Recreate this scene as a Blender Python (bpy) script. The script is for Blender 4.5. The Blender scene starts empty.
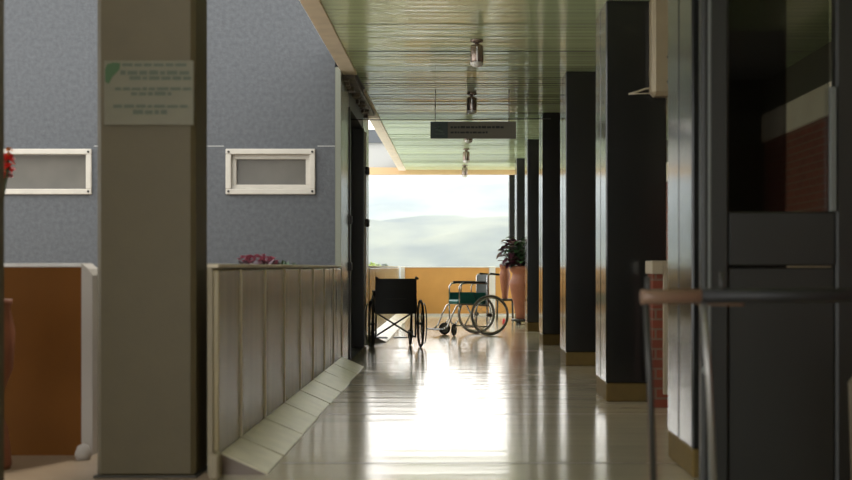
import bpy, math, random
from mathutils import Vector, Matrix
random.seed(7)
R = math.radians
C = bpy.context.scene.collection
F = 1300.0
def wx(px, y): return (px-455.0)*y/F
def wz(py, y): return 1.0-(py-267.0)*y/F

# ------------------------------------------------------------------ materials
def new_mat(name):
    m = bpy.data.materials.new(name); m.use_nodes = True
    nt = m.node_tree; nt.nodes.clear()
    out = nt.nodes.new('ShaderNodeOutputMaterial'); b = nt.nodes.new('ShaderNodeBsdfPrincipled')
    nt.links.new(b.outputs[0], out.inputs[0])
    return m, nt, b
def mat(name, col, rough=.6, metal=0, var=.0, scale=8, stretch=(1,1,1), bump=0, bscale=None, bstretch=None,
        ior=1.5, coat=0, crough=.1, col2=None, detail=4, spec=None, rvar=0):
    m, nt, b = new_mat(name)
    b.inputs['Roughness'].default_value = rough
    b.inputs['Metallic'].default_value = metal
    b.inputs['IOR'].default_value = ior
    b.inputs['Coat Weight'].default_value = coat
    b.inputs['Coat Roughness'].default_value = crough
    if spec is not None: b.inputs['Specular IOR Level'].default_value = spec
    tc = nt.nodes.new('ShaderNodeTexCoord')
    def noise(sc, st, det=detail):
        mp = nt.nodes.new('ShaderNodeMapping'); mp.inputs['Scale'].default_value = st
        nt.links.new(tc.outputs['Object'], mp.inputs[0])
        n = nt.nodes.new('ShaderNodeTexNoise'); n.inputs['Scale'].default_value = sc; n.inputs['Detail'].default_value = det
        nt.links.new(mp.outputs[0], n.inputs['Vector']); return n
    if var or col2:
        n = noise(scale, stretch)
        mx = nt.nodes.new('ShaderNodeMix'); mx.data_type = 'RGBA'
        rp = nt.nodes.new('ShaderNodeMapRange'); rp.inputs[1].default_value = .3; rp.inputs[2].default_value = .7
        nt.links.new(n.outputs[0], rp.inputs[0]); nt.links.new(rp.outputs[0], mx.inputs[0])
        c2 = col2 or tuple(min(1, c*(1+var)) for c in col)
        c1 = col if col2 else tuple(c*(1-var) for c in col)
        mx.inputs[6].default_value = (*c1, 1); mx.inputs[7].default_value = (*c2, 1)
        nt.links.new(mx.outputs[2], b.inputs['Base Color'])
        if rvar:
            rr = nt.nodes.new('ShaderNodeMapRange'); rr.inputs[1].default_value = .3; rr.inputs[2].default_value = .7
            rr.inputs[3].default_value = rough-rvar; rr.inputs[4].default_value = rough+rvar
            nt.links.new(n.outputs[0], rr.inputs[0]); nt.links.new(rr.outputs[0], b.inputs['Roughness'])
    else:
        b.inputs['Base Color'].default_value = (*col, 1)
    if bump:
        n2 = noise(bscale or scale, bstretch or stretch, 3)
        bp = nt.nodes.new('ShaderNodeBump'); bp.inputs['Strength'].default_value = 1; bp.inputs['Distance'].default_value = bump
        nt.links.new(n2.outputs[0], bp.inputs['Height']); nt.links.new(bp.outputs[0], b.inputs['Normal'])
        if coat: nt.links.new(bp.outputs[0], b.inputs['Coat Normal'])
    return m
M = {}
M['floor'] = mat('floor_polished', (.49,.425,.305), rough=.15, var=.06, scale=1.5, bump=.0042, bscale=1.2, bstretch=(.4,4.2,1), ior=1.6)
M['floor_joint'] = mat('floor_joint', (.14,.10,.07), rough=.3)
M['ceil'] = mat('ceiling_metal_green', (.74,.90,.55), rough=.11, var=.05, scale=2, stretch=(.3,6,1), bump=.0004, bscale=1.5, bstretch=(.3,3,1), ior=1.5)
M['beam'] = mat('beam_beige', (.84,.74,.58), rough=.6, var=.08, scale=5)
M['beam_dirty'] = mat('beam_stained', (.22,.18,.13), rough=.5, col2=(.06,.045,.035), scale=7, bump=.01, bscale=12)
M['blue'] = mat('blue_grey_stucco', (.100,.106,.114), rough=.85, var=.15, scale=24, bump=.005, bscale=42, detail=6)
M['colbrown'] = mat('column_brown', (.090,.070,.031), rough=.6, var=.06, scale=6, bump=.001, bscale=30)
M['coldark'] = mat('column_dark_gloss', (.018,.018,.0165), rough=.15, ior=1.55, bump=.0007, bscale=3, bstretch=(1,2,.35))
M['colbase'] = mat('column_base_ochre', (.15,.10,.03), spec=.2, rough=.6, var=.1, scale=9)
M['tanend'] = mat('parapet_end', (.27,.225,.145), rough=.6, var=.05)
M['tile'] = mat('parapet_panel', (.28,.225,.115), spec=.3, rough=.26, var=.16, scale=9, stretch=(1,1,.12), bump=.0012, bscale=5, bstretch=(1,2,.4), ior=1.5)
M['grout'] = mat('grout_cream', (.60,.52,.37), rough=.5)
M['ledge'] = mat('ledge_stone', (.68,.62,.46), rough=.34, var=.12, scale=6, bump=.001, bscale=14)
M['white'] = mat('white_paint', (.72,.70,.66), rough=.5, var=.04, scale=10)
M['winframe'] = mat('window_cream', (.52,.485,.42), rough=.4, var=.05, scale=12)
M['winglass'] = mat('window_brown_glass', (.12,.11,.09), rough=.2, var=.2, scale=2)
M['endtrim'] = mat('end_trim_paint', (.42,.38,.33), rough=.6)
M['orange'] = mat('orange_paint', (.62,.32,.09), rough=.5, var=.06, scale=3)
M['orange_shaded'] = mat('orange_paint_shaded', (.15,.055,.007), spec=.15, rough=.7, var=.08, scale=3)  # same orange as the end parapet, dimmer light put into the colour
M['wallgreen'] = mat('wall_grey_green', (.22,.23,.18), rough=.25, var=.1, scale=3, stretch=(1,1,.2))
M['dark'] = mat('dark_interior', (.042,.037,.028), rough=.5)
M['darksteel'] = mat('dark_steel', (.035,.033,.028), rough=.4, metal=.3)
M['chrome'] = mat('chrome', (.62,.60,.58), rough=.22, metal=1)
M['greymetal'] = mat('grey_metal', (.30,.29,.27), rough=.35, metal=.8)
M['black'] = mat('black_vinyl', (.010,.010,.011), rough=.5)
M['rubber'] = mat('rubber', (.02,.02,.02), rough=.7)
M['greyrubber'] = mat('grey_rubber', (.2,.2,.185), rough=.6)
M['teal'] = mat('teal_vinyl', (.01,.16,.14), rough=.45)
M['greyvinyl'] = mat('grey_vinyl', (.10,.11,.105), rough=.5)
M['terra'] = mat('terracotta', (.30,.105,.05), rough=.6, var=.12, scale=8)
M['soil'] = mat('soil', (.03,.02,.012), rough=.9)
M['leaf'] = mat('leaf_green', (.03,.07,.025), rough=.45, var=.3, scale=9)
M['leafp'] = mat('leaf_purple', (.07,.015,.03), rough=.4, var=.3, scale=9)
M['leafl'] = mat('leaf_lime', (.45,.60,.10), rough=.5)
M['pink'] = mat('petal_pink', (.42,.08,.14), rough=.6)
M['red'] = mat('petal_red', (.75,.03,.02), rough=.5)
M['ochre_p'] = mat('petal_orange', (.70,.25,.04), rough=.5)
M['stem'] = mat('stem', (.05,.06,.02), rough=.7)
M['lampbody'] = mat('lamp_bronze', (.30,.23,.19), rough=.25, metal=.7)
M['lampglass'] = mat('lamp_glass', (.75,.72,.66), rough=.15)
M['signp'] = mat('sign_panel', (.15,.135,.095), rough=.5)
M['signg'] = mat('sign_green', (.008,.028,.016), rough=.45)
M['signt'] = mat('sign_text', (.022,.022,.016), rough=.6)
M['signw'] = mat('sign_mark', (.05,.085,.06), rough=.6)
M['plaque'] = mat('plaque_face', (.125,.112,.062), rough=.5, var=.04, scale=9)
M['plaqt'] = mat('plaque_text', (.062,.075,.042), rough=.6)
M['plaqg'] = mat('plaque_green', (.03,.075,.018), rough=.6)
M['boxb'] = mat('cabinet_beige', (.36,.29,.185), rough=.45, var=.05, scale=6)
M['cable'] = mat('cable_cream', (.45,.38,.27), rough=.5)
M['tan'] = mat('tan_plaster', (.11,.09,.055), rough=.6, var=.1, scale=4)
M['doorgrey'] = mat('door_grey', (.015,.015,.012), rough=.42, var=.1, scale=3)
M['doorlight'] = mat('door_edge', (.14,.15,.14), rough=.4)
M['rail'] = mat('rail_wood', (.20,.12,.08), rough=.35, var=.2, scale=6)
M['olive'] = mat('olive_wall', (.10,.09,.06), rough=.8)
M['corn'] = mat('cornice_grey', (.10,.11,.12), rough=.7)
M['palegrey'] = mat('fascia_grey', (.42,.42,.40), rough=.7)
M['roofm'] = mat('roof_slab', (.25,.25,.24), rough=.8)
M['court'] = mat('court_floor', (.34,.25,.16), rough=.45, var=.1, scale=3)
def brick_mat():
    m, nt, b = new_mat('brick_red'); b.inputs['Roughness'].default_value = .8
    tc = nt.nodes.new('ShaderNodeTexCoord'); sp = nt.nodes.new('ShaderNodeSeparateXYZ'); ad = nt.nodes.new('ShaderNodeMath')
    cb = nt.nodes.new('ShaderNodeCombineXYZ'); br = nt.nodes.new('ShaderNodeTexBrick')
    nt.links.new(tc.outputs['Object'], sp.inputs[0]); nt.links.new(sp.outputs[0], ad.inputs[0]); nt.links.new(sp.outputs[1], ad.inputs[1])
    nt.links.new(ad.outputs[0], cb.inputs[0]); nt.links.new(sp.outputs[2], cb.inputs[1]); nt.links.new(cb.outputs[0], br.inputs[0])
    br.inputs['Scale'].default_value = 1.0; br.inputs['Brick Width'].default_value = .22; br.inputs['Row Height'].default_value = .07
    br.inputs['Mortar Size'].default_value = .008
    br.inputs['Color1'].default_value = (.26,.06,.03,1); br.inputs['Color2'].default_value = (.19,.045,.025,1); br.inputs['Mortar'].default_value = (.20,.13,.09,1)
    nt.links.new(br.outputs[0], b.inputs['Base Color']); return m
M['brick'] = brick_mat()
def glass_mat():
    m, nt, b = new_mat('door_glass')
    b.inputs['Base Color'].default_value = (.24,.25,.21,1); b.inputs['Roughness'].default_value = .02
    b.inputs['Transmission Weight'].default_value = 1; b.inputs['IOR'].default_value = 1.45
    return m
M['glass'] = glass_mat()

# ------------------------------------------------------------------ mesh builder
class MB:
    def __init__(s): s.v = []; s.f = []; s.sm = []
    def add(s, vs, fs, smooth=False, mtx=None):
        o = len(s.v)
        for v in vs: s.v.append(tuple(mtx @ Vector(v)) if mtx else tuple(v))
        for f in fs: s.f.append([i+o for i in f]); s.sm.append(smooth)
        return s
    def box(s, x0, x1, y0, y1, z0, z1, b=0, mtx=None):
        if b <= 0:
            vs = [(x,y,z) for x in (x0,x1) for y in (y0,y1) for z in (z0,z1)]
            return s.add(vs, [(0,1,3,2),(4,6,7,5),(0,4,5,1),(2,3,7,6),(0,2,6,4),(1,5,7,3)], mtx=mtx)
        # chamfered box: 24 verts
        b = min(b, (x1-x0)*.45, (y1-y0)*.45, (z1-z0)*.45)
        cx, cy, cz = (x0+x1)/2, (y0+y1)/2, (z0+z1)/2; h = ((x1-x0)/2, (y1-y0)/2, (z1-z0)/2)
        vs = []; idx = {}
        for sx in (-1,1):
            for sy in (-1,1):
                for sz in (-1,1):
                    for a in range(3):
                        p = [sx*(h[0]-(b if a != 0 else 0)), sy*(h[1]-(b if a != 1 else 0)), sz*(h[2]-(b if a != 2 else 0))]
                        idx[(sx,sy,sz,a)] = len(vs); vs.append((cx+p[0], cy+p[1], cz+p[2]))
        fs = []
        for a in range(3):
            u, w = [(1,2),(2,0),(0,1)][a]
            for sg in (-1,1):
                q = []
                for (su, sw) in ((-1,-1),(1,-1),(1,1),(-1,1)):
                    k = [0,0,0]; k[a] = sg; k[u] = su; k[w] = sw; q.append(idx[(*k, a)])
                fs.append(q if sg > 0 else q[::-1])
            for su in (-1,1):
                for sw in (-1,1):   # edge along axis a
                    k0 = [0,0,0]; k1 = [0,0,0]; k0[a] = -1; k1[a] = 1
                    for k in (k0,k1): k[u] = su; k[w] = sw
                    q = [idx[(*k0,u)], idx[(*k1,u)], idx[(*k1,w)], idx[(*k0,w)]]
                    fs.append(q if su*sw < 0 else q[::-1])
        for sx in (-1,1):
            for sy in (-1,1):
                for sz in (-1,1):
                    q = [idx[(sx,sy,sz,a)] for a in range(3)]
                    fs.append(q if sx*sy*sz > 0 else q[::-1])
        return s.add(vs, fs, mtx=mtx)
    def tube(s, pts, r, n=10, closed=False, caps=True):
        pts = [Vector(p) for p in pts]; L = len(pts); rings = []
        prev = None
        for i, p in enumerate(pts):
            if closed: t = pts[(i+1) % L]-pts[i-1]
            else: t = pts[min(i+1, L-1)]-pts[max(i-1, 0)]
            t.normalize()
            if prev is None:
                a = Vector((0,0,1)) if abs(t.z) < .9 else Vector((1,0,0)); u = t.cross(a).normalized()
            else: u = (prev-t*prev.dot(t)).normalized()
            prev = u; w = t.cross(u); rr = r[i] if isinstance(r, (list, tuple)) else r
            rings.append([p+(u*math.cos(2*math.pi*k/n)+w*math.sin(2*math.pi*k/n))*rr for k in range(n)])
        vs = [v for rg in rings for v in rg]; fs = []
        for i in range(L if closed else L-1):
            j = (i+1) % L
            for k in range(n): fs.append((i*n+k, i*n+(k+1) % n, j*n+(k+1) % n, j*n+k))
        s.add(vs, fs, True)
        if caps and not closed:
            o = len(s.v)-len(vs); s.f.append([o+k for k in range(n)][::-1]); s.sm.append(False)
            s.f.append([o+(L-1)*n+k for k in range(n)]); s.sm.append(False)
        return s
    def lathe(s, prof, n=28, c=(0,0,0), axis='z', smooth=True):
        vs = []; fs = []
        for (r, h) in prof:
            for k in range(n):
                a = 2*math.pi*k/n; p = (r*math.cos(a), r*math.sin(a), h)
                if axis == 'x': p = (p[2], p[0], p[1])
                if axis == 'y': p = (p[1], p[2], p[0])
                vs.append((c[0]+p[0], c[1]+p[1], c[2]+p[2]))
        for i in range(len(prof)-1):
            for k in range(n): fs.append((i*n+k, i*n+(k+1) % n, (i+1)*n+(k+1) % n, (i+1)*n+k))
        if prof[0][0] > 1e-5: fs.append([k for k in range(n)][::-1])
        if prof[-1][0] > 1e-5: fs.append([(len(prof)-1)*n+k for k in range(n)])
        return s.add(vs, fs, smooth)
    def prism(s, poly, y0, y1, plane='xz'):
        n = len(poly)
        def P(a, b, t): return (a, t, b) if plane == 'xz' else ((t, a, b) if plane == 'yz' else (a, b, t))
        vs = [P(a, b, y0) for a, b in poly]+[P(a, b, y1) for a, b in poly]
        fs = [list(range(n)), list(range(2*n-1, n-1, -1))]+[(i, i+n, (i+1) % n+n, (i+1) % n) for i in range(n)]
        return s.add(vs, fs)
    def leaf(s, base, d, length, width, up=Vector((0,0,1)), droop=.3):
        d = Vector(d).normalized(); side = d.cross(up)
        if side.length < .01: side = Vector((1,0,0))
        side.normalize(); nrm = side.cross(d).normalized(); base = Vector(base); vs = []; K = 5
        for i in range(K+1):
            t = i/K; w = width*math.sin(math.pi*min(1, t*.93+.03))**.8*.5
            c = base+d*length*t-Vector((0,0,1))*droop*length*t*t
            vs += [c-side*w+nrm*w*.35, c, c+side*w+nrm*w*.35]
        fs = []
        for i in range(K):
            a = i*3; fs += [(a, a+1, a+4, a+3), (a+1, a+2, a+5, a+4)]
        return s.add(vs, fs, True)
    def build(s, name, m, parent=None, loc=(0,0,0), rot=0):
        me = bpy.data.meshes.new(name); me.from_pydata(s.v, [], s.f); me.validate(); 
        for p, q in zip(me.polygons, s.sm): p.use_smooth = q
        me.update(); me.materials.append(M[m] if isinstance(m, str) else m)
        import bmesh
        bm = bmesh.new(); bm.from_mesh(me); bmesh.ops.recalc_face_normals(bm, faces=bm.faces); bm.to_mesh(me); bm.free()
        o = bpy.data.objects.new(name, me); C.objects.link(o); o.location = loc; o.rotation_euler = (0,0,rot)
        if parent: o.parent = parent
        return o
def struct(o, label=None):
    o['kind'] = 'structure'
    if label: o['label'] = label
    return o
def tag(o, label, cat, group=None):
    o['label'] = label; o['category'] = cat
    if group: o['group'] = group
    return o
def empty(name, loc, rot=0):
    o = bpy.data.objects.new(name, None); C.objects.link(o); o.location = loc; o.rotation_euler = (0,0,rot); o.empty_display_size = .1
    return o
def dup(root, loc, rot=0):
    r = root.copy(); C.objects.link(r); r.location = loc; r.rotation_euler = (0,0,rot)
    for ch in list(root.children):
        c = ch.copy(); C.objects.link(c); c.parent = r
        for g in list(ch.children):
            d = g.copy(); C.objects.link(d); d.parent = c
    return r

H = 2.98; YE = 26.5
# ------------------------------------------------------------------ floor
f = struct(MB().box(-1.13, 4.0, -2.0, YE+.15, -.2, 0).build('floor', 'floor'), 'polished beige floor reflecting the daylight')
j = MB()
for y in (8.84, 6.63, 11.05, 15.5, 19.9, 24.3): j.box(-.88, 3.5, y-.012, y+.012, -.01, .0008)
j.build('floor_joint', 'floor_joint', f)
struct(MB().box(-9, -1.13, -2.0, 13.0, -.2, -.0).build('floor', 'court'), 'tan courtyard paving left of the corridor')

# ------------------------------------------------------------------ ceiling: cross planks with slight random tilt
cm = MB(); cg = MB(); y = 1.0
while y < YE-.02:
    w = .15; t1 = random.gauss(0, .0016); t2 = random.gauss(0, .0016); bu = abs(random.gauss(.0015, .0014)); gap = .045 if 13.5 < y < 16.9 and random.random() < .75 else .006; yb = min(y+w-gap, YE)
    xs = [-1.0+k*(5.0/6) for k in range(7)]; vs = []; K = 4; off = [random.gauss(0, .0006) for _ in xs]
    for q, x in enumerate(xs):
        for k in range(K+1):
            t = k/K; vs.append((x, y+(yb-y)*t, H-(t1+off[q])*(1-t)-t2*t-bu*4*t*(1-t)))
    fs = []
    for q in range(6):
        for k in range(K): a = q*(K+1)+k; fs.append((a, a+1, a+K+2, a+K+1))
    cm.add(vs, fs, True)
    (cg if gap > .01 else cm).box(-1.0, 4.0, yb-.001, yb+gap+.001, H+.006, H+.019)
    y += w
ce = struct(cm.build('ceiling', 'ceil'), 'glossy pale green metal plank ceiling')
cg.build('dark_bands', 'dark', ce)  # dark cross strips in the wider gaps between planks
MB().box(-1.15, 4.2, -2.0, YE+.4, H+.02, H+.25).build('roof_slab', 'roofm', ce)
# fascia beam
b1 = struct(MB().box(-1.15, -1.0, -2, 13.3, H-.015, H+.25, .004).build('trim_1', 'beam'), 'beige edge beam along left side of ceiling')
b2 = struct(MB().box(-1.15, -1.03, 16.6, YE, H-.015, H+.25, .004).box(-1.03, -1.0, 14.6, YE, H-.015, H+.25, .004).build('trim_2', 'beam'), 'beige edge beam beyond the dark doorway')
m = MB()
m.box(-1.17, -1.03, 13.3, 16.6, H-.05, H+.25, .004)
for k in range(16):
    y = 13.35+k*.2+random.uniform(-.04,.04); r = random.uniform(.02,.05)
    m.box(-1.19+random.uniform(-.02,.03), -1.09+random.uniform(-.02,.04), y, y+r*3, H-.05-r, H-.04, .008)
struct(m.build('trim_3', 'beam_dirty'), 'dark stained stretch of edge beam above the doorway')
tag(MB().tube([(-1.2,15.0,H-.28), (-.7,15.05,H-.277), (0,15.1,H-.27), (1.12,15.2,H-.245)], .006, 6).build('conduit_cable', 'darksteel'),
    'thin dark red-brown cable strung across below the ceiling', 'cable')

# ------------------------------------------------------------------ corridor parapets with sloping ledge
def parapet(y0, y1, first, label, llabel, both=True):
    root = empty('parapet', (-1.13, y0, 0)); L = y1-y0
    MB().box(-.055, -.03, 0, L, 0, .995).build('core', 'tanend', root)
    MB().box(-.057, .0, -.004, L+.004, .9955, 1.015, .004).build('coping', 'grout', root)
    t = MB(); seams = [0]; y = first-y0
    while y < L: seams.append(y); y += .87
    seams.append(L)
    for a, b in zip(seams[:-1], seams[1:]):
        if b-a > .05: t.box(-.03, 0, a+.009, b-.009, 0, .985, .005)
    t.build('wall_panels', 'tile', root)
    for a in (seams[1:-1] if y0 < 10 else []): MB().box(-.01, .010 if y0 < 10 else .001, a-.016, a+.016, .108, .988, .003).build('cover_strip', 'grout', root)
    pb = MB().box(-.42, -.105, .45, L-.02, .0, .99, .004)
    po = pb.build('planter_box', 'tan', None, (-1.13, y0, 0)); tag(po, 'planter box behind the %s parapet' % ('near panelled' if y0 < 10 else 'far panelled'), 'planter')
    tag(root, label, 'parapet')
    lg = MB()
    for a, b in zip(seams[:-1], seams[1:]):
        a2 = max(a, .03); 
        w_ = .222+random.uniform(-.008,.008)
        if b-a2 > .05: lg.prism([(-.0+.003, .105), (-.0+.003, .0), (w_, .0), (w_,.008)], a2+.014, b-.014)
    lo = lg.build('sloping_ledge', 'ledge', None, (-1.13, y0, 0.0005))
    gm = MB().prism([(.003, .098), (.003, 0), (.215, 0), (.215,.004)], .035, L)
    gm.build('ledge_bed', 'floor_joint', lo)
    tag(lo, llabel, 'ledge')
    return root
parapet(6.22, 12.99, 6.84, 'brown glossy panelled parapet along the left of the corridor behind the notice column',
        'pale sloping stone ledge at the foot of the near parapet')
parapet(17.2, YE-.12, 17.7, 'panelled parapet beyond the dark doorway behind the black wheelchair',
        'pale sloping ledge at the foot of the far parapet behind the black wheelchair')
tag(MB().box(-1.155, -1.11, 6.10, 6.21, 0, .12, .01).build('stone_block', 'tanend'), 'small white block at the near end of the ledge beside the notice column', 'block')

# ------------------------------------------------------------------ left building piece: blue wall, side wall, doorway
def wall_with_hole(y, t, x0, x1, z0, z1, holes, m='blue'):
    mb = MB(); xs = x0
    for (a, b, c, d) in sorted(holes):
        mb.box(xs, a, y, y+t, z0, z1); mb.box(a, b, y, y+t, z0, c); mb.box(a, b, y, y+t, d, z1); xs = b
    mb.box(xs, x1, y, y+t, z0, z1); return mb
YB = 13.0
w2 = (wx(226,YB), wx(315.5,YB), wz(194.5,YB), wz(149,YB)); w1x1 = wx(92,YB); w1 = (w1x1-(w2[1]-w2[0])-.18, w1x1, wz(194.5,YB), wz(149,YB))
bw = struct(wall_with_hole(YB, .22, -7.5, -1.2, 0, 5.2, [w1, w2]).build('wall_courtyard', 'blue'), 'blue-grey rough stucco wall across the courtyard')
MB().box(-7.5, w1[0]-.02, YB-.003, YB, 2.205, 2.213).box(w1[1]+.02, w2[0]-.02, YB-.003, YB, 2.205, 2.213).box(w2[1]+.02, -1.2, YB-.003, YB, 2.205, 2.213).build('seam_line', 'palegrey', bw)
def window(n, h, label, inner):
    a, b, c, d = h; g = .0; root = empty('window_%d' % n, ((a+b)/2, YB, c)); W = (b-a)/2; Hh = d-c; fr = .055
    mb = MB()
    mb.box(-W, W, -.03, .06, 0, fr, .006).box(-W, W, -.03, .06, Hh-fr, Hh, .006).box(-W, -W+fr, -.03, .06, fr, Hh-fr, .006).box(W-fr, W, -.03, .06, fr, Hh-fr, .006)
    mb.build('window_frame', 'winframe', root)
    k = fr
    if inner:
        q = fr+.045; mb = MB()
        mb.box(-W+fr, W-fr, .02, .08, fr, q, .005).box(-W+fr, W-fr, .02, .08, Hh-q, Hh-fr, .005).box(-W+fr, -W+q, .02, .08, q, Hh-q, .005).box(W-q, W-fr, .02, .08, q, Hh-q, .005)
        mb.build('sash', 'winframe', root); k = q
    MB().box(-W+k, W-k, .06, .07, k, Hh-k).build('pane', 'winglass', root)
    mb = MB()
    for sx in (-1,1):
        for z in (.03, Hh-.03): mb.lathe([(.012,-.036),(.012,-.028)], 10, (sx*(W-.03), 0, z), 'y')
    mb.build('corner_bolt', 'dark', root)
    struct(root, label)
window(1, w1, 'long cream-framed window in blue wall at far left', False)
window(2, w2, 'cream-framed window with inner sash in blue wall right of the notice column', True)
# side wall of that building (facing the corridor)
sw = MB()
sw.box(-1.199, -1.14, 13.0, 13.95, 0, 3.0, .003).build('wall_left', 'wallgreen'); struct(bpy.data.objects['wall_left'], 'grey-green wall beside the dark doorway')
o = MB().box(-1.45, -1.14, 16.15, 17.18, 0, 3.0, .005).build('wall_left', 'wallgreen'); struct(o, 'grey-green jamb wall beyond the dark doorway')
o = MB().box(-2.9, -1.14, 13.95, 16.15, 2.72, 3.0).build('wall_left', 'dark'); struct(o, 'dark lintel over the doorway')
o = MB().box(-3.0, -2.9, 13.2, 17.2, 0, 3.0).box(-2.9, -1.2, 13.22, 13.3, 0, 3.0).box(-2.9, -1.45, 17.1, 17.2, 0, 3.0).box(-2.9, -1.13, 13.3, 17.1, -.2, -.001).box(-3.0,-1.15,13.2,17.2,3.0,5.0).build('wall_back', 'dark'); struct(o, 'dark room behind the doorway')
d = empty('door_1', (-1.16, 14.0, 0))
MB().box(-.07, .035, -.05, .02, 0, 2.72, .004).build('door_frame', 'darksteel', d)
MB().box(-.12, .03, 2.12, 2.17, 0, 2.72, .004).build('door_frame', 'darksteel', d)
MB().box(-.30, -.25, .03, 2.12, .01, 2.70, .004).build('door_leaf', 'dark', d)
for z in (1.46, .96):
    MB().box(.02, .055, -.09, -.02, z, z+.09, .006).build('latch', 'darksteel', d)
struct(d, 'dark open steel doorway on the left of the corridor')
hg = MB()
d2 = empty('door_2', (-1.13, 16.35, 0))
MB().box(-.02, .012, 0, .05, 0.02, 2.7, .004).build('door_edge', 'white', d2)
for py in (171, 223):
    z = wz(py, 16.4); MB().box(.0, .05, -.03, .10, z-.05, z+.05, .012).build('hinge', 'dark', d2)
struct(d2, 'pale door edge with two dark hinges beyond the doorway')

# ------------------------------------------------------------------ brown columns at left
def bcolumn(x0, x1, y0, y1, h, label):
    r = empty('column', ((x0+x1)/2, (y0+y1)/2, 0)); W = (x1-x0)/2; D = (y1-y0)/2
    MB().box(-W, W, -D, D, .0, h, .022).build('shaft', 'colbrown', r)
    MB().box(-W-.012, W+.012, -D-.012, D+.012, 0, .012, .003).build('base', 'dark', r)
    tag(r, label, 'column'); return r
CY = 6.16
bcolumn(-1.70, -1.232, CY, CY+.32, 5.0, 'broad brown column with the green lettered notice on it')
bcolumn(-2.30, -1.90, 5.2, 5.5, 5.0, 'blurred dark brown column cut off by the left edge of the photo')
# notice on the column
px0, px1 = wx(104.5,CY-.01), wx(194,CY-.01); pz0, pz1 = wz(125.5,CY), wz(61,CY)
pl = MB().box(0, px1-px0, -.012, 0, 0, pz1-pz0, .002).build('notice_plaque', 'plaque', None, (px0, CY-.001, pz0))
W, Hh = px1-px0, pz1-pz0
t = MB()
def words(mb, x, x1, z, h, y, seed):
    rr = random.Random(seed)
    while x < x1-.01:
        w = min(rr.uniform(.02,.055), x1-x); mb.box(x, x+w, y-.0015, y+.001, z, z+h*rr.uniform(.8,1)); x += w+.009
def u(p): return p/100*W
def v(p): return (1-p/100)*Hh
rows = [(20,95,4,9),(18,97,15,22),(28,97,24,30),(12,97,41,46),(30,75,48,54),(10,94,68,73),(32,70,76,83)]
for k, (a, b, c, dd) in enumerate(rows): t = MB(); words(t, u(a), u(b), v(dd), v(c)-v(dd), -.0125, k); t.build('lettering', 'plaqt', pl)
MB().prism([(u(1),v(33)),(u(5),v(36)),(u(9),v(25)),(u(17),v(14)),(u(18),v(4)),(u(10),v(3)),(u(3),v(6)),(u(1),v(14))], -.0145, -.0115).build('leaf_emblem', 'plaqg', pl)
tag(pl, 'pale notice board with green lettering and a leaf mark on the broad brown column', 'notice board')

# ------------------------------------------------------------------ dark glossy columns at right
names = ['dark column nearest the camera beside the glass door', 'second dark column with the beige box high on its face',
         'third dark column counted from the glass door', 'fourth dark column counted from the glass door, right of the big urn',
         'fifth dark column, just right of the big terracotta urn',
         'sixth dark column, rising behind the big potted plant', 'farthest thin dark column beside the end parapet']
names = ['dark glossy column nearest the camera beside the glass door', 'dark glossy column with the beige box high on its face',
         'dark glossy column next beyond the one with the beige box', 'dark glossy column midway down the row, two beyond the beige box',
         'dark glossy column standing just right of the big urn', 'dark column rising directly behind the potted plant on the urn',
         'farthest and thinnest dark column beside the end parapet']
for k in range(7):
    yb = 6.15+3.5*k; 
    if k == 6: yb = 26.7
    r = empty('column', (1.345, yb+.35, 0)); D = .35 if k < 6 else .2
    MB().box(-.225, .225, -D, -.012, .137, H, .010).box(-.222, .222, -.02, .02, .137, H).box(-.225, .225, .012, D, .137, H, .010).build('shaft', 'coldark', r)
    MB().box(-.222, .222, -D+.003, D-.003, 0, .137, .008).build('base', 'colbase', r)
    tag(r, names[k], 'column', 'row of dark columns on the right')

# ------------------------------------------------------------------ right side walls
o = MB().box(3.3, 3.5, -2, 22.0, 0, 2.33).build('wall_right', 'brick'); struct(o, 'red brick side wall behind the columns')
o = MB().box(3.27, 3.5, -2, 22.0, 2.33, 2.62, .01).build('trim_4', 'beam'); struct(o, 'beige beam along the brick side wall')
o = MB().box(3.3, 3.5, -2, 22.0, 2.62, H).build('wall_right', 'olive'); struct(o, 'olive upper side wall')
o = MB().box(1.2, 3.5, -2.2, -2.0, 0, 4.5).build('wall_back', 'olive'); struct(o)
# low brick wall
lb = empty('low_brick_wall', (1.42, 9.2, 0))
MB().box(-.02, 1.85, 0, .25, 0, .98).build('brickwork', 'brick', lb)
MB().box(.05, .10, -.03, -.001, .1, 1.0, .004).build('end_strip', 'cable', lb)
MB().box(-.035, .05, -.04, .27, .95, 1.045, .006).box(.05, 1.85, -.04, .27, .99, 1.045, .006).build('coping', 'cable', lb)
tag(lb, 'low red brick wall with cream coping between the two nearest dark columns', 'wall')
# beige box on column
yb = 9.63
bx = empty('electrical_box', (wx(649,yb), yb, wz(98,yb)))
MB().box(0, .19, -.17, .0, 0, .74, .03).build('casing', 'boxb', bx)
for z in (.1, .28): MB().lathe([(.009,-.178),(.009,-.168)], 10, (.115, 0, z), 'y').build('screw', 'dark', bx)
bx.location.y = 9.652
MB().tube([(.03,-.06,.07),(-.03,-.05,.065),(-.09,-.03,.045),(-.15,-.012,.03)], .007, 8).build('cable', 'cable', bx)
MB().tube([(.03,-.06,.03),(-.04,-.05,.03),(-.15,-.012,.03)], .005, 8).build('cable', 'cable', bx)
tag(bx, 'tall beige box with short cables fixed high on a dark column', 'electrical box')

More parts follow.
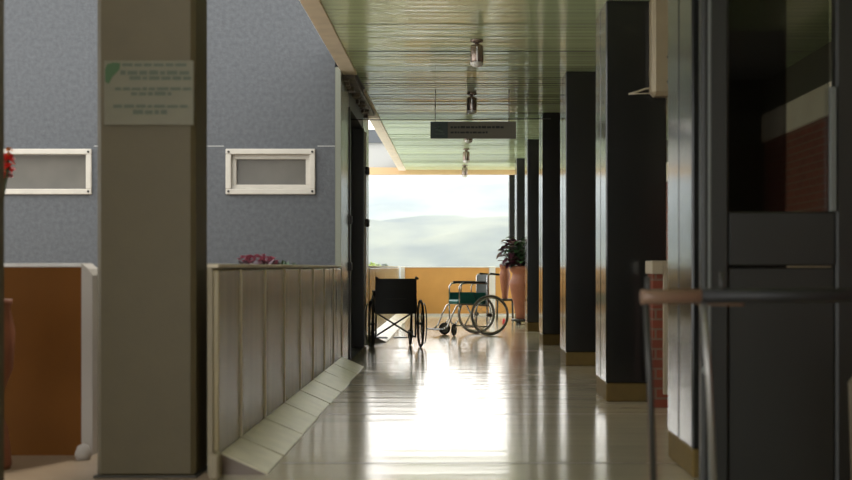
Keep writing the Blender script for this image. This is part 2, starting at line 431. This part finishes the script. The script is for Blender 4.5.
# ------------------------------------------------------------------ glass door at right foreground
Y = 5.95
d = empty('door_3', (wx(700,Y), Y, 0))
def X(p): return wx(p,Y)-wx(700,Y)
def Z(p): return wz(p,Y)
xe = X(900)
mb = MB()
mb.box(0, X(727), -.05, .04, 0, 2.9, .012)
mb.box(X(833), xe, -.05, .04, 0, 2.9, .012)
mb.box(X(727), X(833), -.045, .035, Z(266), Z(212), .008)
mb.box(X(727), X(833), -.045, .035, 2.82, 2.9)
mb.build('door_frame', 'doorgrey', d)
MB().box(X(727), X(833), -.03, .02, .0, Z(267.5), .006).build('bottom_panel', 'doorgrey', d)
MB().box(X(727), X(829), -.006, .0, Z(212), 2.82).build('glass_pane', 'glass', d)
MB().box(X(827), X(833), -.058, -.02, Z(212), Z(88), .003).build('glazing_bead', 'doorlight', d)
MB().box(X(706), X(709), -.058, -.04, 0, 2.9, .003).build('door_stop', 'doorlight', d)
MB().lathe([(.0,-.09),(.02,-.088),(.022,-.07),(.01,-.06),(.01,-.04)], 14, (X(699)+.02, 0, Z(369)), 'y').build('door_knob', 'doorlight', d)
struct(d, 'dark grey door with tall glass pane at the right edge')

# ------------------------------------------------------------------ blurred rail barrier in the foreground
Y = 4.2
rl = empty('rail_barrier', (wx(647,Y), Y, 0))
def X(p): return wx(p,Y)-wx(647,Y)
MB().tube([(X(641), 0, wz(297,Y)), (X(652),0,wz(297,Y)), (X(701), 0, wz(296,Y))], .024, 12).build('hand_grip', 'rail', rl)
MB().tube([(X(701), 0, wz(296,Y)), (X(790),0,wz(295.5,Y)), (X(900), 0, wz(295,Y))], .024, 12).build('handrail', 'black', rl)
MB().tube([(X(701), .06, wz(304,Y)), (X(748), .06, wz(305,Y))], .006, 8).build('lower_bar', 'rail', rl)
MB().tube([(X(646), 0, wz(295,Y)), (X(650),0,wz(380,Y)), (X(657), 0, 0)], .011, 10).build('leg', 'darksteel', rl)
MB().tube([(X(703), 0, wz(297,Y)), (X(709),0,wz(380,Y)), (X(718), 0, 0)], .011, 10).build('leg', 'greymetal', rl)
MB().tube([(X(872), 0, wz(297,Y)), (X(872), 0, 0)], .011, 10).build('leg', 'darksteel', rl)
MB().tube([(X(648), 0, wz(296,Y)), (X(648), 0, wz(276,Y))], .009, 8).build('stub_post', 'darksteel', rl)
MB().tube([(X(722), 0, wz(296,Y)), (X(722), 0, wz(272,Y))], .009, 8).build('stub_post', 'darksteel', rl)
tag(rl, 'blurred tubular rail barrier with reddish wooden grip standing before the glass door', 'barrier')
# beige bin
b = empty('waste_bin', (1.68, 4.9, 0))
MB().lathe([(.17,0),(.175,.01),(.19,.55),(.17,.60),(.09,.66),(.0,.67)], 28).build('body', 'tan', b)
MB().lathe([(.186,.545),(.193,.555),(.186,.57)], 28).build('rim', 'tan', b)
tag(b, 'tan rounded waste bin cut off by the right edge below the rail', 'bin')

# ------------------------------------------------------------------ lamps
def lamp(loc):
    r = empty('ceiling_lamp', loc)
    MB().lathe([(.0,0),(.055,0),(.055,-.02),(.035,-.028),(.02,-.03),(.02,-.05)], 20).build('mounting_plate', 'lampbody', r)
    MB().lathe([(.02,-.045),(.05,-.05),(.058,-.065),(.056,-.19),(.052,-.2)], 24).build('lamp_shade', 'lampbody', r)
    MB().lathe([(.048,-.185),(.05,-.20),(.048,-.225),(.03,-.24),(0,-.245)], 20).build('glass_globe', 'lampglass', r)
    for a in range(3):
        MB().box(-.003,.003,.055,.062,-.22,-.07).build('cage_bar','chrome',r).rotation_euler=(0,0,R(120*a+180))
    return r
l0 = lamp((.19, 11.3, H-.001))
lab = ['bronze cylinder ceiling lamp nearest the camera', 'bronze ceiling lamp just in front of the hanging sign', 'ceiling lamp mostly hidden behind the hanging sign',
       'ceiling lamp first seen below the hanging sign', 'farthest small ceiling lamp next to the end lintel']
for k in range(5):
    o = l0 if k == 0 else dup(l0, (.19, 11.3+3.48*k, H-.001))
    tag(o, lab[k], 'lamp', 'ceiling lamps along the corridor')

# ------------------------------------------------------------------ hanging sign
Y = 14.5
s = empty('hanging_sign', (wx(430.5,Y), Y, wz(138.7,Y)))
def X(p): return wx(p,Y)-wx(430.5,Y)
h = wz(121.7,Y)-wz(138.7,Y)
MB().box(0, X(516), -.02, .02, 0, h, .004).build('sign_board', 'signp', s)
pg = MB().box(X(430.7), X(447.8), -.026, -.019, .003, h-.003, .002).build('pictogram_panel', 'signg', s)
q = MB()   # seated figure in a bed like mark
cx = X(439.5)
q.lathe([(.018,-.029),(.018,-.025)], 14, (cx-.0, 0, h*.66), 'y')
q.prism([(cx-.05,h*.50),(cx-.035,h*.56),(cx+.045,h*.42),(cx+.04,h*.35)], -.029, -.025)
q.box(cx-.05, cx+.055, -.029, -.025, h*.24, h*.29)
q.box(cx-.055, cx-.03, -.029, -.025, h*.62, h*.67)
q.build('pictogram', 'signw', pg)
t = MB(); words(t, X(450.5), X(503.5), h*.60, h*.14, -.0205, 4); t.build('lettering', 'signt', s); t = MB(); words(t, X(450.5), X(487.5), h*.30, h*.12, -.0205, 9); t.build('lettering', 'signt', s)
MB().tube([(X(435.2),0,h-.005),(X(435.2),0,H-wz(138.7,Y))], .005, 6).build('hanger_rod', 'darksteel', s)
MB().tube([(X(509),0,h-.005),(X(509),0,H-wz(138.7,Y))], .005, 6).build('hanger_rod', 'lampbody', s)
tag(s, 'flat brown direction sign with dark green pictogram square hung from the ceiling', 'sign')

# ------------------------------------------------------------------ end of corridor
def endpara(x0, x1, label):
    r = empty('end_parapet', ((x0+x1)/2, YE, 0)); W = (x1-x0)/2
    MB().box(-W, W, 0, .15, .0, .985).build('panel', 'orange', r)
    MB().box(-W, W, -.02, .17, .985, 1.01, .004).build('coping', 'white', r)
    MB().box(-W, W, -.012, 0, .0, .05).build('skirting', 'white', r)
    tag(r, label, 'parapet')
endpara(wx(405,YE), wx(489,YE), 'wide orange parapet panel closing the far end between two white posts')
endpara(wx(495.5,YE), 1.9, 'narrow orange parapet panel behind the terracotta urns')
for (a, b, l) in ((400.5,404.8,'white post at left end of the orange end parapet'), (489.3,495.3,'white post in the orange end parapet behind the teal wheelchair')):
    tag(MB().box(0, wx(b,YE)-wx(a,YE), -.03, .18, 0, 1.012, .008).build('parapet_post', 'white', None, (wx(a,YE), YE, 0)), l, 'post')
o = MB().box(-6, 4.2, YE, YE+.2, 2.89, 3.03, .005).build('trim_5', mat('lintel_tan', (.62,.42,.22), rough=.6)); struct(o, 'tan lintel across the far opening')
o = MB().box(-6, -1.16, YE+.02, YE+.2, 3.03, 3.53).build('wall_end', 'palegrey'); struct(o, 'pale grey fascia above the far lintel')
o = MB().box(-6, -1.16, YE-.06, YE+.25, 3.53, 3.80).build('trim_6', 'corn'); struct(o, 'blue-grey cornice above the pale fascia')

# unseen slab added to cut the sky light on the near left court
struct(MB().box(-9, -1.72, -2.0, 8.3, 3.0, 3.2).build('ceiling', 'roofm'), 'unseen added slab that dims the near left court')
# ------------------------------------------------------------------ left courtyard orange wall
yo = 6.9
x1 = wx(82,yo)
ow = empty('orange_wall', (x1, yo, 0))
MB().box(-2.6, 0, 0, .18, 0, 1.0).build('wall_face', 'orange_shaded', ow)
MB().box(-2.6, .0, -.012, .19, 1.0, 1.02, .003).build('coping', 'white', ow)
MB().prism([(0,.0),(.058,.0),(.058,.955),(.035,.99),(0,1.02)], -.01, .19).build('end_trim', 'endtrim', ow)
tag(ow, 'low orange courtyard wall with white end trim left of the broad brown column', 'wall')
tag(MB().lathe([(.0,0),(.035,0),(.045,.03),(.03,.07),(.0,.085)], 12).build('pale_lump', 'endtrim', None, (-1.93, 6.75, 0)), 'small pale lump at the foot of the orange wall end', 'stone')  # small pale rounded lump on the paving by the wall end

# ------------------------------------------------------------------ plants
def foliage(mb, c, spread, n, L, Wd, zr, rs, stems=None):
    rr = random.Random(rs)
    for k in range(n):
        a = rr.uniform(0, 2*math.pi); r = spread*math.sqrt(rr.random()); z = rr.uniform(*zr)
        p = (c[0]+r*math.cos(a), c[1]+r*math.sin(a), c[2]+z)
        d = (math.cos(a)+rr.uniform(-.5,.5), math.sin(a)+rr.uniform(-.5,.5), rr.uniform(-.3,.8))
        mb.leaf(p, d, L*rr.uniform(.7,1.1), Wd*rr.uniform(1.0,1.5), droop=rr.uniform(.1,.6))
        if stems is not None and k % 2 == 0: stems.tube([(c[0]+rr.uniform(-.04,.04), c[1]+rr.uniform(-.04,.04), c[2]), ((c[0]+p[0])/2, (c[1]+p[1])/2, c[2]+z*.6), p], .005, 5)
def urn_prof(r, h):
    return [(r*.48,0),(r*.50,h*.03),(r*.56,h*.12),(r*.80,h*.40),(r*1.0,h*.64),(r*.99,h*.70),(r*.84,h*.77),(r*.78,h*.82),(r*.78,h*.86),(r*.92,h*.90),(r*1.0,h*.96),(r*.98,h),(r*.80,h),(r*.72,h*.95),(r*.01,h*.93)]
yu = 22.6
u1 = empty('terracotta_urn', (1.18, yu, 0))
MB().lathe(urn_prof(.235,.92), 36, (0,0,.10)).build('urn_body', 'terra', u1)
st = MB().lathe([(.20,.06),(.21,.08),(.2,.10)], 24)
for a in range(3): st.box(-.018,.018,.13,.165,0,.07,mtx=Matrix.Rotation(R(120*a+20),4,'Z'))
st.build('stand', 'darksteel', u1)
MB().lathe([(.2,.985),(.0,.995)], 20, (0,0,0)).build('soil', 'soil', u1)
tag(u1, 'big terracotta urn in front of the dark columns at the far right', 'urn')
pp = empty('leafy_plant', (1.19, yu, 1.01))
ml = MB(); ms = MB(); foliage(ml, (.0,0,0), .24, 120, .15, .09, (.03,.50), 3, ms)
ml.build('green_leaves', 'leaf', pp); 
mp_ = MB(); foliage(mp_, (-.19,-.04,0), .15, 80, .16, .09, (.02,.46), 5, ms); mp_.build('purple_leaves', 'leafp', pp)
ms.build('stems', 'stem', pp)
tag(pp, 'bushy dark green and purple leafy plant growing in the big urn', 'plant')
u2 = empty('terracotta_urn', (.945, 24.6, 0))
MB().lathe(urn_prof(.105,.66), 30, (0,0,.40)).build('urn_body', 'terra', u2)
st = MB().box(-.17,.17,-.17,.17,.36,.40,.01)
for sx in (-1,1):
    for sy in (-1,1): st.tube([(sx*.15,sy*.15,0),(sx*.14,sy*.14,.37)], .012, 8)
st.build('plant_stand', 'darksteel', u2)
tag(u2, 'smaller terracotta urn on a dark stand behind the wheelchair handles', 'urn')
tag(MB().lathe([(0,0),(.022,0),(.026,.015),(.026,.07),(.015,.09),(0,.095)], 16).build('red_bottle', 'red', None, (.86, 22.9, 0.0)), 'small red container on the floor left of the big urn', 'container')

# plants growing in planter behind the parapet
def pflow(px0, px1, ptop, y, mats, n, label, seed):
    x = -1.36; r = empty('flowering_plant', (x, y, .995)); rr = random.Random(seed)
    L = abs(y*( (455-px0)/(455-px1) - 1))/2
    a = MB(); b = MB()
    for k in range(n):
        yy = rr.uniform(-L, L); xx = rr.uniform(-.06, .04); z = rr.uniform(.0, max(.05, (267-ptop)*y/F-.03))*(1-.4*abs(yy/L))
        b.leaf((xx,yy,max(.012,z*.4)), (rr.uniform(-1,1), rr.uniform(-1,1), rr.uniform(.3,1)), .055, .025, droop=.1)
        if len(mats) > 1:
            for p in range(5):
                an = p*1.256; a.leaf((xx,yy,z+.02), (math.cos(an), math.sin(an), .8), .03, .018, droop=.1)
    b.build('leaves', mats[0], r)
    if len(mats) > 1: a.build('blossoms', mats[1], r)
    tag(r, label, 'plant')
pflow(245, 271, 253, 9.15, ('leafp','pink'), 55, 'low pink flowering plant on top of the near panelled parapet', 3)
pflow(289, 301, 261, 10.6, ('leaf',), 20, 'small dark leafy plant on the near parapet right of the pink flowers', 4)
pflow(370, 380, 256, 21.8, ('leafl',), 60, 'lime green plant on the far parapet above the black wheelchair', 5)
pflow(384, 389, 261, 25.2, ('leaf',), 10, 'tiny dark plant on the far parapet right of the lime green one', 6)
# red flowers at far left in a tall pot
yr = 6.45
xr = wx(4, yr)-.075
rp = empty('terracotta_pot', (xr, yr, 0))
MB().lathe([(.10,.0),(.11,.02),(.09,.2),(.05,.3),(.06,.35),(.115,.5),(.125,.68),(.10,.80),(.11,.82),(.11,.84),(.09,.84),(.0,.82)], 26).build('pot_body', 'terra', rp)
tag(rp, 'terracotta pot half hidden by the leftmost column before the orange wall', 'pot')
rf = empty('red_flower_plant', (xr, yr, .83))
ms = MB(); mf = MB(); ml = MB(); rr = random.Random(2)
pts = [(.105,-.02,.70),(.11,-.03,.665),(.09,.0,.625),(.05,0,.68),(.02,.02,.60),(.08,.03,.72)]
for p in pts:
    ms.tube([(0,0,-.01),(p[0]*.4,p[1],p[2]*.5),p], .005, 6)
    for k in range(14):
        a = rr.uniform(0,6.28); mf.leaf(p, (math.cos(a), math.sin(a), rr.uniform(-.6,1)), .036, .036, droop=.2)
for k in range(30):
    a = rr.uniform(0,6.28); z = rr.uniform(.05,.6); ml.leaf((0,0,z), (math.cos(a)*.6, math.sin(a), .5), .08, .03)
ms.build('stems', 'stem', rf); mf.build('red_blossoms', 'red', rf); ml.build('leaves', 'leafp', rf)
mo = MB()
for k in range(12):
    a = rr.uniform(0,6.28); mo.leaf((.10,0,.755), (math.cos(a), math.sin(a), rr.uniform(-.4,1)), .02, .02)
mo.tube([(0,0,0),(.04,0,.4),(.10,0,.755)], .004, 5)
mo.build('orange_bud', 'ochre_p', rf)
tag(rf, 'red blossoms peeping out right of the leftmost column', 'plant')

# ------------------------------------------------------------------ wheelchairs
def arc(cx, cy, cz, r, n=40, plane='yz', x=0):
    return [(x, cy+r*math.cos(2*math.pi*k/n), cz+r*math.sin(2*math.pi*k/n)) for k in range(n)]
def wheelchair(loc, rot, tyre, frame, backm, seatm, skirtm, label, D=1.0, TOP=.93, ARM=.70, SW=.225, swivel=0):
    r = empty('wheelchair', loc, rot); RW = .298; TH = SW+.06
    def P(l): return [(a, b*(D if b > .03 else 1), c+((TOP-.93)*(c-.73)/.2 if (b < .03 and c > .73) else 0)+((ARM-.70) if (.64 < c < .73 and b > .0) else 0)) for a, b, c in l]
    for s in (-1, 1):
        x = s*TH
        t = MB().tube(arc(0,0,RW,RW-.014,48,x=x), .014, 10, closed=True).build('wheel', tyre, r)
        MB().tube(arc(0,0,RW,RW-.034,48,x=x), .008, 8, closed=True).build('rim', frame, t)
        MB().tube(arc(0,0,RW,RW-.05,48,x=x+s*.042), .0075, 8, closed=True).build('push_ring', frame, t)
        sp = MB()
        for k in range(20):
            a = 2*math.pi*k/20; sg = 1 if k % 2 else -1
            sp.tube([(x+sg*.02, .02*math.cos(a), RW+.02*math.sin(a)), (x, (RW-.036)*math.cos(a+.25*sg), RW+(RW-.036)*math.sin(a+.25*sg))], .0018, 5)
        sp.build('spokes', frame, t)
        hb = MB(); hb.lathe([(.01,-.035),(.028,-.03),(.018,-.02),(.018,.02),(.028,.03),(.01,.035)], 16, (x,0,RW), 'x'); hb.build('hub', 'darksteel', t)
        # side frame
        fx = s*SW; fr = MB()
        fr.tube(P([(fx,-.06,.93),(fx,.0,.915),(fx,.015,.88),(fx,.02,.20),(fx,.02,.12)]), .0115, 10)
        fr.tube(P([(fx,.02,.44),(fx,.38,.46),(fx,.44,.43),(fx,.50,.30),(fx,.56,.14),(fx,.60,.11)]), .0115, 10)
        fr.tube(P([(fx,.02,.13),(fx,.30,.13),(fx,.37,.17),(fx,.40,.26),(fx,.40,.44)]), .011, 10)
        fr.tube(P([(fx,.021,.69),(fx,.30,.70),(fx,.37,.69),(fx,.40,.65),(fx,.40,.44)]), .011, 10)
        fr.tube(P([(fx,.20,.70),(fx,.235,.66),(fx,.24,.45)]), .009, 8)
        fr.tube([(fx,.02,RW),(x-s*.03,.0,RW)], .012, 8)
        fr.build('side_frame', frame, r)
        MB().tube(P([(fx,-.17,.915),(fx,-.05,.93),(fx,-.03,.93)]), .016, 10).build('push_handle', 'rubber', r)
        MB().box(fx-.022, fx+.022, .04, .35*D, ARM, ARM+.028, .01).build('armrest', 'black', r)
        MB().box(fx+s*.013, fx+s*.018, .05, .385*D+.0, .475, .625 if skirtm != 'black' else ARM-.04, .002).build('skirt_guard', skirtm, r)
        # caster
        cx = s*(SW-.01); cy = .47*D
        c = MB().tube(arc(0,0,0,.076,24,x=0), .014, 8, closed=True).build('caster', 'rubber', r, (cx,cy,.09), R(swivel if s < 0 else 0))
        cs = MB().lathe([(.02,-.015),(.02,.015)], 12, (0,0,0), 'x').lathe([(.066,-.004),(.066,.004)], 20, (0,0,0), 'x')
        for k in range(5):
            a = k*1.2566; cs.tube([(0,0,0),(0,.07*math.cos(a),.07*math.sin(a))], .006, 6)
        cs.build('caster_core', 'greyrubber', c)
        MB().tube([(cx-s*.026,cy,.09),(cx-s*.026,cy-.03,.19),(cx,cy-.05,.21),(fx,.40*D,.26)], .009, 8).tube([(cx+s*.026,cy,.09),(cx+s*.026,cy-.03,.19),(cx,cy-.05,.21)], .009, 8).build('caster_fork', frame, r)
        MB().box(min(s*.04,s*.21), max(s*.04,s*.21), .56*D, .72*D, .085, .10, .006).build('footplate', 'darksteel', r)
        MB().lathe([(.012,-.02),(.014,.0),(.012,.02)], 10, (fx,.60*D,.11), 'x').build('foot_joint', frame, r)
        MB().tube([(fx+s*.02,.12,.43),(fx+s*.035,.17,.46),(fx+s*.04,.24,.60)], .006, 8).build('brake_lever', 'darksteel', r)
    # X brace
    MB().tube([(-SW,.18,.13),(SW,.18,.44)], .0115, 10).build('cross_brace', frame, r)
    MB().tube([(SW,.205,.13),(-SW,.205,.44)], .0115, 10).build('cross_brace', frame, r)
    # upholstery
    mb = MB(); n = 8; vs = []; fs = []
    for i in range(n+1):
        t = i/n; x = -(SW+.01)+(2*SW+.02)*t; sg = .022*math.sin(math.pi*t)
        for z in (.42,.58,.72,TOP-.012): vs.append((x, -.002-sg, z))
        for z in (.42,.58,.72,TOP-.012): vs.append((x, .016-sg, z))
    for i in range(n):
        for k in range(3):
            a = i*8+k; fs += [(a, a+1, a+9, a+8), (a+4, a+12, a+13, a+5)]
        fs += [(i*8+3, i*8+7, i*8+15, i*8+11), (i*8, i*8+8, i*8+12, i*8+4)]
    fs += [(k, k+4, k+5, k+1) for k in range(3)]+[(n*8+k, n*8+k+1, n*8+k+5, n*8+k+4) for k in range(3)]
    bk = mb.add(vs, fs, False).build('backrest', backm, r)
    MB().box(-.12,.12,-.032,-.024,.60,.61).build('seam', 'darksteel', bk)
    MB().box(-SW+.012,SW-.012,.03,.42*D,.455,.52,.02).build('seat', seatm, r)
    tag(r, label, 'wheelchair')
    return r
wheelchair((wx(396,16.1), 16.1, 0), R(9), 'rubber', 'darksteel', 'black', 'black', 'black', 'black wheelchair seen from behind beside the dark doorway', TOP=.868, ARM=.68, SW=.247)
wheelchair((wx(483,19.2), 19.2, 0), R(109), 'greyrubber', 'chrome', 'greyvinyl', 'teal', 'teal', 'chrome wheelchair with teal seat seen from the side before the orange parapet', D=1.12, TOP=.90, ARM=.765, SW=.225, swivel=48)

# ------------------------------------------------------------------ landscape beyond
def terrain():
    mb = MB(); nx, ny = 70, 60; vs = []; fs = []
    from mathutils import noise
    for j in range(ny+1):
        t = j/ny; y = 40+1150*t
        for i in range(nx+1):
            x = (-1+2*i/nx)*(120+700*t)
            base = -22+ (max(0, t-.12)/.88)**1.15*135
            h = base+noise.noise(Vector((x*.006, y*.004, 0)))*26*min(1,t*3)+noise.noise(Vector((x*.03, y*.03, 3)))*6
            vs.append((x, y, h))
    for j in range(ny):
        for i in range(nx): a = j*(nx+1)+i; fs.append((a, a+1, a+nx+2, a+nx+1))
    return mb.add(vs, fs, True)
hm = mat('hill_meadow', (.03,.045,.05), rough=1, col2=(.20,.205,.14), scale=.035, stretch=(1,.3,3), detail=8, spec=0)
hl = struct(terrain().build('terrain', hm), 'hazy green hillside beyond the far parapet')
tr = None
def haze():
    m = bpy.data.materials.new('morning_haze'); m.use_nodes = True; nt = m.node_tree; nt.nodes.clear()
    out = nt.nodes.new('ShaderNodeOutputMaterial'); v = nt.nodes.new('ShaderNodeVolumeScatter')
    v.inputs['Color'].default_value = (.335,.385,.445,1); v.inputs['Density'].default_value = .0025; v.inputs['Anisotropy'].default_value = .0
    nt.links.new(v.outputs[0], out.inputs['Volume']); return m
M['haze'] = haze()
hz = MB().box(-1000, 1000, 60, 900, -80, 64).build('haze', 'haze'); hz['kind'] = 'stuff'; hz['label'] = 'pale morning haze over the valley'
hz.visible_shadow = True

# ------------------------------------------------------------------ light
w = bpy.data.worlds.new('sky'); bpy.context.scene.world = w; w.use_nodes = True; nt = w.node_tree; nt.nodes.clear()
out = nt.nodes.new('ShaderNodeOutputWorld'); bg = nt.nodes.new('ShaderNodeBackground')
tc = nt.nodes.new('ShaderNodeTexCoord'); dp = nt.nodes.new('ShaderNodeVectorMath'); dp.operation = 'DOT_PRODUCT'
g = Vector((.05, .97, .24)).normalized(); dp.inputs[1].default_value = g
nt.links.new(tc.outputs['Generated'], dp.inputs[0])
mr = nt.nodes.new('ShaderNodeMapRange'); mr.interpolation_type = 'SMOOTHSTEP'; nt.links.new(dp.outputs['Value'], mr.inputs[0])
mr.inputs[1].default_value = .55; mr.inputs[2].default_value = 1.0; mr.inputs[3].default_value = 2.0; mr.inputs[4].default_value = 4.6   # thin cloud, brightest round the veiled sun
nt.links.new(mr.outputs[0], bg.inputs['Strength'])
bg.inputs['Color'].default_value = (.975,.98,.965,1)
nt.links.new(bg.outputs[0], out.inputs[0])
sd = bpy.data.lights.new('sun', 'SUN'); sd.energy = 1.2; sd.angle = R(6); sd.color = (1,.95,.86)
so = bpy.data.objects.new('sun', sd); C.objects.link(so)
dirv = Vector((.35, .9, 1.5))   # towards the sun
so.rotation_euler = dirv.to_track_quat('Z', 'Y').to_euler(); so.location = (0, 0, 30)

# ------------------------------------------------------------------ camera
cd = bpy.data.cameras.new('camera'); co = bpy.data.objects.new('camera', cd); C.objects.link(co)
co.location = (0,0,1); co.rotation_euler = (R(90),0,0)
cd.sensor_width = 36; cd.lens = F/852*36; cd.shift_x = -29/852; cd.shift_y = 27/852; cd.clip_end = 3000
cd.dof.use_dof = True; cd.dof.focus_distance = 17.5; cd.dof.aperture_fstop = 2.8
sc = bpy.context.scene; sc.camera = co
sc.view_settings.view_transform = 'Standard'; sc.view_settings.look = 'None'; sc.view_settings.gamma = 1; sc.view_settings.use_curve_mapping = False
sc.view_settings.exposure = .5
sc.cycles.max_bounces = 10; sc.cycles.diffuse_bounces = 6; sc.cycles.glossy_bounces = 6; sc.cycles.volume_bounces = 1
sc.cycles.use_denoising = True
sc.cycles.sample_clamp_indirect = 8
